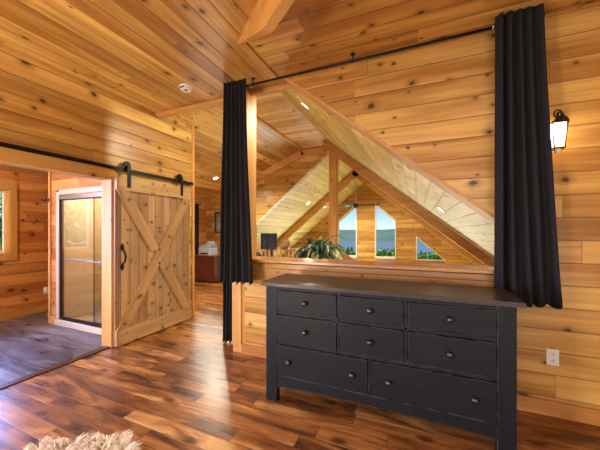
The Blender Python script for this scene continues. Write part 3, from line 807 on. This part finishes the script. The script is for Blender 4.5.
b = bm_new(); add_box(b, SX0+.075, SX1, SY-.002, SY+.045, .085, .115)
add_box(b, SX0+.075, SX0+.10, SY, SY+.045, .115, 1.885)
part('frame', b, M['bronze'], Sh, off=off)
for x0, x1, y in ((SX0+.105, -3.86, SY+.008),(-4.2, SX1, SY+.028)):
    b = bm_new(); add_box(b, x0+.012, x1-.012, y, y+.006, .13, 1.875); g = part('glass_door', b, M['shower_glass'], Sh, off=off)
    b = bm_new()
    for a, c, d, e in ((x0,x0+.014,.117,1.883),(x1-.014,x1,.117,1.883),(x0+.014,x1-.014,.117,.132),(x0+.014,x1-.014,1.868,1.883)): add_box(b, a, c, y-.003, y+.009, d, e)
    part('door_frame', b, M['bronze'], g, off=off)
b = bm_new(); add_tube(b, [(-4.72,SY-.05,.99),(-3.92,SY-.05,.99)], .009, 10)
for x in (-4.66,-3.98): add_tube(b, [(x,SY+.006,.99),(x,SY-.05,.99)], .007, 8)
part('towel_bar', b, M['steel'], Sh, off=off)
b = bm_new(); add_tube(b, [(-4.5,3.41,.88),(-4.5,3.35,.88),(-3.75,3.35,1.0),(-3.75,3.41,1.0)], .014, 10); part('grab_bar', b, M['steel'], Sh, off=off)
b = bm_new(); add_lathe(b, [(0,0),(.055,0),(.055,.012),(.02,.02),(.02,.05),(0,.05)], (-4.25,3.41,1.1), (0,-1,0), 20); add_tube(b, [(-4.25,3.365,1.1),(-4.25,3.36,1.20)], .009, 8); part('valve', b, M['steel'], Sh, off=off)

Hk = thing('towel_hook', 'small dark double hook on the corner trim left of the shower', 'hook', (-5.19, 2.45, 1.885)); off = Hk.location
b = bm_new(); add_box(b, -5.205, -5.175, 2.442, 2.45, 1.86, 1.91); part('plate', b, M['bronze'], Hk, off=off)
for s in (-1, 1):
    b = bm_new(); add_tube(b, [(-5.19,2.442,1.885),(-5.19+s*.03,2.40,1.875),(-5.19+s*.065,2.385,1.895)], .008, 8); part('prong', b, M['bronze'], Hk, off=off)
Nl = thing('plug_in_light', 'small white plug-in night light low on the bathroom wall', 'night light', (WL, 2.80, .36)); off = Nl.location
b = bm_new(); add_box(b, WL, WL+.006, 2.765, 2.835, .30, .42); part('cover_plate', b, M['white'], Nl, off=off, bevel=.002)
b = bm_new(); add_box(b, WL+.006, WL+.05, 2.775, 2.825, .34, .43); part('shade', b, M['white'], Nl, off=off, bevel=.012)

# ------------------------------------------------------------------ sheepskin rug
R = thing('sheepskin_rug', 'shaggy cream sheepskin rug on the plank floor', 'rug', (-1.80, .93, 0))
def in_rug(x, y):
    # pelt outline: rounded body with leg lobes
    a = math.atan2(y/.40, x/.50); r = math.hypot(x/.50, y/.40)
    return r < 1 + .10*math.cos(4*a+.5) + .05*math.sin(3*a) + .03*math.sin(9*a)
b = bm_new(); n = 72; ring = []
for k in range(n):
    a = 2*PI*k/n; r = .97*(1 + .10*math.cos(4*a+.5) + .05*math.sin(3*a) + .03*math.sin(9*a))
    ring.append((r*.50*math.cos(a), r*.40*math.sin(a)))
add_prism(b, ring, 2, 0.001, .02); part('pelt', b, M['fur'], R); R.scale = (.78,.78,.85)
vs, fs = [], []
random.seed(3)
locks = [(random.uniform(-.6,.6), random.uniform(-.5,.5), random.uniform(0,2*PI)) for _ in range(260)]
locks = [l for l in locks if in_rug(l[0]*1.0, l[1]*1.0)]
cnt = 0
while cnt < 13000:
    x, y = random.uniform(-.62,.62), random.uniform(-.5,.5)
    if not in_rug(x, y): continue
    lx, ly, la = min(locks, key=lambda l: (l[0]-x)**2+(l[1]-y)**2)
    cx_, cy_ = lx-x, ly-y
    L = random.uniform(.045,.085); lean = random.uniform(.4,1.0)
    dx, dy = math.cos(la)*.6 + cx_*9 + random.gauss(0,.25), math.sin(la)*.6 + cy_*9 + random.gauss(0,.25)
    rr = math.hypot(x/.5, y/.4)
    if rr > .8: dx += x*1.4; dy += y*1.4
    m_ = math.hypot(dx, dy)+1e-6; dx, dy = dx/m_*lean, dy/m_*lean
    w = random.uniform(.0018,.0034); pa = random.uniform(0,PI); wx, wy = math.cos(pa)*w, math.sin(pa)*w
    k = len(vs)
    pts = [(x,y,.015),(x+dx*L*.3, y+dy*L*.3, .015+L*.5),(x+dx*L*.75, y+dy*L*.75, .015+L*.75)]
    for px, py, pz in pts: vs += [(px-wx,py-wy,pz),(px+wx,py+wy,pz)]
    vs.append((x+dx*L*1.1, y+dy*L*1.1, .015+L*(.72)))
    fs += [(k,k+1,k+3,k+2),(k+2,k+3,k+5,k+4),(k+4,k+5,k+6)]
    cnt += 1
me = bpy.data.meshes.new('wool_pile'); me.from_pydata(vs, [], fs); me.materials.append(M['fur'])
o = bpy.data.objects.new('wool_pile', me); COL.objects.link(o); o.parent = R; o['kind'] = 'stuff'

# ------------------------------------------------------------------ loft furniture beyond the ledge
DK = (-2.75, 4.95, 0)
Dk = thing('writing_desk', 'long wooden desk behind the half wall under the monitor and globe', 'desk', DK)
b = bm_new(); add_box(b, -.80,.72,-.33,.33,.715,.75); part('desk_top', b, M['walnut'], Dk, bevel=.004)
for x in (-.74,.66):
    for y in (-.28,.28):
        b = bm_new(); add_box(b, x-.03,x+.03,y-.03,y+.03,0,.715); part('leg', b, M['walnut'], Dk)
b = bm_new(); add_box(b, -.71,.63,.26,.28,.60,.715); part('apron', b, M['walnut'], Dk)
Mo = thing('computer_monitor', 'black computer monitor on its stand on the loft desk', 'monitor', (-2.78, 5.0, .75), (0,0,.12))
b = bm_new(); add_lathe(b, [(0,0),(.12,0),(.12,.012),(.03,.02),(0,.02)]); part('base', b, M['black'], Mo)
b = bm_new(); add_box(b, .02,.07,.02,.05,.015,.45); part('stand', b, M['black'], Mo)
b = bm_new(); add_box(b, -.18,.17,-.02,.02,.285,.615); p = part('housing', b, M['black'], Mo, bevel=.006)
b = bm_new(); add_box(b, -.165,.155,-.022,-.0195,.30,.60); part('screen', b, M['screen'], p)
Bx = thing('desk_device', 'low black desk device beside the post, left of the monitor', 'desk device', (-3.09, 5.0, .75))
b = bm_new(); add_prism(b, [(-.11,0),(.11,0),(.11,.10),(-.11,.24)], 0, -.12, .14); part('body', b, M['black'], Bx, bevel=.01)
b = bm_new(); add_box(b, -.10,.02,-.12,-.04,.235,.29); part('top_unit', b, M['black'], Bx, bevel=.01)
G = thing('desk_globe', 'brown antique globe in a bright metal arc on the loft desk', 'globe', (-2.43, 5.0, .75))
b = bm_new(); add_lathe(b, [(0,0),(.085,0),(.085,.015),(.03,.03),(.018,.06),(.018,.20),(0,.20)]); part('stand', b, M['brass'], G, smooth=True)
b = bm_new(); add_ball(b, (0,0,.385), .105, u=24, v=16); part('sphere', b, M['globe'], G, smooth=True)
b = bm_new(); add_tube(b, [(.128*math.cos(a), 0, .385+.128*math.sin(a)) for a in [(-PI*.62+PI*1.1*i/24) for i in range(25)]], .009, 8); part('meridian', b, M['brass'], G, smooth=True)

PT = (-1.57, 4.5, 0)
Pl = thing('potted_plant', 'bushy potted plant with long drooping variegated leaves behind the ledge', 'plant', PT)
b = bm_new(); add_lathe(b, [(0,0),(.15,0),(.20,.34),(.215,.34),(.215,.38),(.185,.38),(.18,.33),(0,.33)]); part('pot', b, M['terracotta'], Pl)
b = bm_new(); add_lathe(b, [(0,.33),(.178,.335),(0,.35)]); part('soil', b, M['soil'], Pl)
b = bm_new()
for k in range(5):
    a = k*1.26; add_tube(b, [(.05*math.cos(a),.05*math.sin(a),.33),(.07*math.cos(a),.07*math.sin(a),.62),(.09*math.cos(a+.3),.09*math.sin(a+.3),.92)], [.02,.017,.012], 8)
part('stem', b, M['bark'], Pl)
def leaf(m, base, az, L, w, rise, droop):
    b = bm_new(); n = 9; rows = []
    for i in range(n+1):
        s = i/n; r = L*s; z = rise*s - droop*s*s
        c = Vector((base[0]+math.cos(az)*r*(1-.25*s), base[1]+math.sin(az)*r*(1-.25*s), base[2]+z))
        ww = w*math.sin(PI*min(1,s*.92+.08))**.7
        sd = Vector((-math.sin(az), math.cos(az), 0))*ww
        rows.append((b.verts.new(c-sd+Vector((0,0,.25*ww))), b.verts.new(c), b.verts.new(c+sd+Vector((0,0,.25*ww)))))
    for p_, q_ in zip(rows, rows[1:]):
        b.faces.new((p_[0],p_[1],q_[1],q_[0])); b.faces.new((p_[1],p_[2],q_[2],q_[1]))
    part('leaf', b, m, Pl, smooth=True, solid=.003)
random.seed(11)
for k in range(96):
    az = k*2.39996; hh = random.uniform(.88,1.16)
    leaf(M['leaf_pale'] if k % 3 == 0 else M['leaf'], (.08*math.cos(az),.08*math.sin(az),hh), az, random.uniform(.34,.60), random.uniform(.022,.036), random.uniform(.25,.60), random.uniform(.35,.80))

Rl = thing('loft_railing', 'wooden baluster railing at the loft edge behind the desk', 'railing', (-3.5, 6.75, 0)); off = Rl.location
b = bm_new(); add_box(b, -4.3,-2.02,6.70,6.80,.90,.945); part('top_rail', b, M['beam_x'], Rl, off=off, bevel=.006)
b = bm_new(); add_box(b, -4.3,-2.02,6.72,6.78,.08,.13); part('bottom_rail', b, M['beam_x'], Rl, off=off)
for i in range(19):
    x = -4.22 + i*.118
    b = bm_new(); add_box(b, x-.018,x+.018,6.732,6.768,.13,.90); part('baluster', b, M['beam_z'], Rl, off=off)
Sr = thing('stair_railing', 'sloping wooden handrail descending from the middle post in front of the gable windows', 'railing', (-1.86, 6.5, 0)); off = Sr.location
b = bm_new(); add_bar(b, (-1.86,6.5,.96), (-.85,6.5,.42), .07, .11); part('handrail', b, M['beam_x'], Sr, off=off, bevel=.006)
for i in range(6):
    x = -1.75 + i*.155; b = bm_new(); add_box(b, x-.018,x+.018,6.482,6.518,0,.96-(x+1.86)*.535-.045); part('baluster', b, M['beam_z'], Sr, off=off)

Fn = thing('ceiling_fan', 'dark ceiling fan on a long rod in front of the gable windows', 'ceiling fan', (-2.02, 9.95, 2.31)); 
ztop = rslope(-1.94)-2.30
b = bm_new(); add_tube(b, [(0,0,.05),(0,0,ztop-.02)], .014, 8); part('downrod', b, M['pale'], Fn)
b = bm_new(); add_lathe(b, [(0,ztop+.01),(.07,ztop-.02),(.05,ztop-.12),(0,ztop-.12)]); part('canopy', b, M['black'], Fn)
b = bm_new(); add_lathe(b, [(0,-.10),(.07,-.09),(.11,-.03),(.11,.04),(.06,.08),(0,.09)]); part('motor', b, M['black'], Fn, smooth=True)
for az in (.12, PI*2/3+.12, PI*4/3+.12):
    b = bm_new(); c, s = math.cos(az), math.sin(az)
    pts = [(.10,-.03),(.25,-.06),(.78,-.07),(.82,0),(.78,.07),(.25,.06),(.10,.03)]
    lo = [b.verts.new((x*c-y*s, x*s+y*c, y*.32)) for x, y in pts]; hi = [b.verts.new((x*c-y*s, x*s+y*c, y*.32+.016)) for x, y in pts]
    b.faces.new(lo[::-1]); b.faces.new(hi)
    for q in range(7): b.faces.new((lo[q], lo[(q+1)%7], hi[(q+1)%7], hi[q]))
    part('blade', b, M['black'], Fn)

Cb = thing('low_cabinet', 'dark reddish wooden cabinet in the far loft corner under the printer', 'cabinet', (-5.40, 6.2, 0))
b = bm_new(); add_box(b, -.50,.42,-.22,.25,.04,.70); part('carcass', b, M['mahogany'], Cb)
b = bm_new(); add_box(b, -.53,.45,-.25,.27,.70,.735); part('top', b, M['mahogany'], Cb, bevel=.004)
for x0, x1, kx in ((-.47,-.045,-.09),(-.035,.39,.01)):
    b = bm_new(); add_box(b, x0,x1,-.238,-.22,.07,.68); d_ = part('door', b, M['mahogany'], Cb, bevel=.003)
    b = bm_new(); add_ball(b, (kx,-.25,.40), .014); part('knob', b, M['brass'], d_)
Pr = thing('desk_printer', 'pale grey printer with a dark slot on top of the far cabinet', 'printer', (-5.40, 6.22, .735))
b = bm_new(); add_box(b, -.19,.19,-.17,.17,0,.20); part('body', b, M['pale'], Pr, bevel=.012)
b = bm_new(); add_prism(b, [(-.17,.20),(.17,.20),(.17,.31),(-.10,.27)], 0, -.18,.18); part('lid', b, M['grey'], Pr, bevel=.008)
b = bm_new(); add_box(b, -.13,.13,-.178,-.165,.03,.075); part('paper_slot', b, M['black'], Pr)
b = bm_new(); add_box(b, -.12,.12,.10,.13,.30,.38); part('paper_tray', b, M['pale'], Pr)
Pi = thing('framed_picture', 'narrow framed picture on the far loft wall above the printer', 'picture', (-5.45, T_END, 1.66)); off = Pi.location
b = bm_new(); x0,x1,z0,z1 = -5.68,-5.22,1.34,1.98
for a,c_,d_,e_ in ((x0,x0+.05,z0,z1),(x1-.05,x1,z0,z1),(x0+.05,x1-.05,z0,z0+.05),(x0+.05,x1-.05,z1-.05,z1)): add_box(b, a,c_,T_END-.03,T_END,d_,e_)
part('frame', b, M['walnut'], Pi, off=off)
b = bm_new(); add_box(b, x0+.05,x1-.05,T_END-.014,T_END-.004,z0+.05,z1-.05); part('mat_board', b, M['grey'], Pi, off=off)
b = bm_new(); add_box(b, x0+.13,x1-.13,T_END-.018,T_END-.013,z0+.14,z1-.14); part('print', b, leaf_mat('landscape_print', (.10,.16,.14), (.45,.42,.30), 7.0), Pi, off=off)
Dc = thing('window_curtain', 'dark full-length curtain on the far left loft wall beside the cabinet', 'curtain', (WL+.06, 6.3, .03))
b = bm_new(); rows = []
for j in range(9):
    rows.append([b.verts.new((WL+.045+.02*math.sin(i*1.25), 5.95+.55*i/40, .03+2.17*j/8)) for i in range(41)])
for j in range(8):
    for i in range(40): b.faces.new((rows[j][i],rows[j][i+1],rows[j+1][i+1],rows[j+1][i]))
part('panel', b, M['cloth'], Dc, off=Dc.location, smooth=True, solid=.004)
b = bm_new(); add_tube(b, [(WL+.045,5.85,2.20),(WL+.045,6.6,2.20)], .012, 8); part('rod', b, M['iron'], Dc, off=Dc.location)

# ------------------------------------------------------------------ light
def area(name, loc, target, sx, sy, power, col):
    l = bpy.data.lights.new(name, 'AREA'); l.shape = 'RECTANGLE'; l.size = sx; l.size_y = sy; l.energy = power; l.color = col
    o = bpy.data.objects.new(name, l); COL.objects.link(o); o.location = loc
    o.rotation_euler = (Vector(target)-Vector(loc)).to_track_quat('-Z', 'Y').to_euler(); return o
FILL_COL = (1.0,1.0,1.0)
area('fill_rear', (-.1,-3.45,1.55), (-.1,0,1.75), 3.9, 1.9, 64, FILL_COL)  # unseen fill lamp added behind the viewer to light the whole room
area('fill_great_room', (-2.0,T_GAB-.1,-1.2), (-2.0,6.0,.6), 5.6, 2.0, 185, (.97,1.0,.82))  # added lamp inside the gable, brightens the roof slopes from below
area('fill_bathroom_blue', (WL-.25,-.02,1.56), (-3.4,.9,.0), 1.0, .95, 260, (.34,.44,1.0))  # added blue lamp behind the unseen window, colours the bathroom floor
area('fill_sky_patch', (-8.6,2.6,3.5), (-3.6,1.2,0), 3.4, 1.7, 700, (.34,.44,1.0))  # added lamp standing in for sky, gives the floors a blue sheen
def point(name, loc, power, col, r):
    l = bpy.data.lights.new(name, 'POINT'); l.energy = power; l.color = col; l.shadow_soft_size = r
    o = bpy.data.objects.new(name, l); COL.objects.link(o); o.location = loc
point('lantern_light', (LX,LY-.0,zt-.055), 6.5, (1,.72,.42), .03)
point('fill_bathroom_warm', (-5.1,.7,2.15), 75, (1,.85,.62), .12)  # unseen source added to brighten the bathroom
point('fill_shower', (-4.3,2.95,2.15), 48, (1,.93,.82), .08)  # no fixture here, added to lift the dark shower stall
point('fill_back_left', (-2.4,-1.4,.75), 210, (1,.93,.80), .25)  # added low behind the viewer to lift the ceiling, nothing stands here
point('fill_back_right', (2.2,-2.2,.75), 70, (1,.93,.80), .25)  # companion fill on the right, also added without a fixture
point('fill_loft', (-3.9,4.4,1.0), 40, (1,.93,.76), .6)  # no lamp on the desk, fill added to brighten the loft
for x, y in ((-1.9,-.6),(.9,-.6),(-1.9,-2.3),(.9,-2.3)):  # spots added overhead behind the viewer as fill, no fixtures built
    l = bpy.data.lights.new('fill_overhead', 'SPOT'); l.energy = 45; l.color = (1,.92,.76); l.spot_size = 2.7; l.spot_blend = .8; l.shadow_soft_size = .25
    o = bpy.data.objects.new('fill_overhead', l); COL.objects.link(o); o.location = (x,y,CZ-.02)
sun = bpy.data.lights.new('sun', 'SUN'); sun.energy = 4.0; sun.angle = .01; sun.color = (1,.95,.86)
so = bpy.data.objects.new('sun', sun); COL.objects.link(so); so.rotation_euler = Vector((-.55,.12,-.9)).to_track_quat('-Z','Y').to_euler()

W = bpy.data.worlds.new('sky'); S.world = W; W.use_nodes = True
nt = W.node_tree; nt.nodes.clear()
sk = nt.nodes.new('ShaderNodeTexSky'); sk.sky_type = 'NISHITA'; sk.sun_disc = False; sk.sun_elevation = math.radians(50); sk.sun_rotation = math.radians(100); sk.altitude = 1800; sk.air_density = 1.0; sk.dust_density = .2; sk.ozone_density = 3.0
bg = nt.nodes.new('ShaderNodeBackground'); bg.inputs[1].default_value = .105; ow = nt.nodes.new('ShaderNodeOutputWorld')
tn = nt.nodes.new('ShaderNodeMix'); tn.data_type = 'RGBA'; tn.blend_type = 'MULTIPLY'; tn.inputs[0].default_value = 1; tn.inputs[7].default_value = (.86,.96,1.16,1)
nt.links.new(sk.outputs[0], tn.inputs[6]); nt.links.new(tn.outputs[2], bg.inputs[0]); nt.links.new(bg.outputs[0], ow.inputs[0])

# ------------------------------------------------------------------ camera, view
cam = bpy.data.cameras.new('camera'); cam.sensor_width = 36; cam.lens = 279/600*36; cam.shift_y = 5.5/600; cam.clip_start = .05; cam.clip_end = 20000
co = bpy.data.objects.new('camera', cam); COL.objects.link(co); co.location = (0,0,H); co.rotation_euler = (PI/2, 0, math.atan(117/279))
S.camera = co
S.view_settings.view_transform = 'Standard'; S.view_settings.look = 'None'; S.view_settings.gamma = 1; S.view_settings.use_curve_mapping = False
S.view_settings.exposure = 0.46
S.cycles.use_denoising = True
S.cycles.max_bounces = 10; S.cycles.diffuse_bounces = 5; S.cycles.transparent_max_bounces = 12
S.cycles.sample_clamp_indirect = 6.0; S.cycles.caustics_reflective = False; S.cycles.caustics_refractive = False
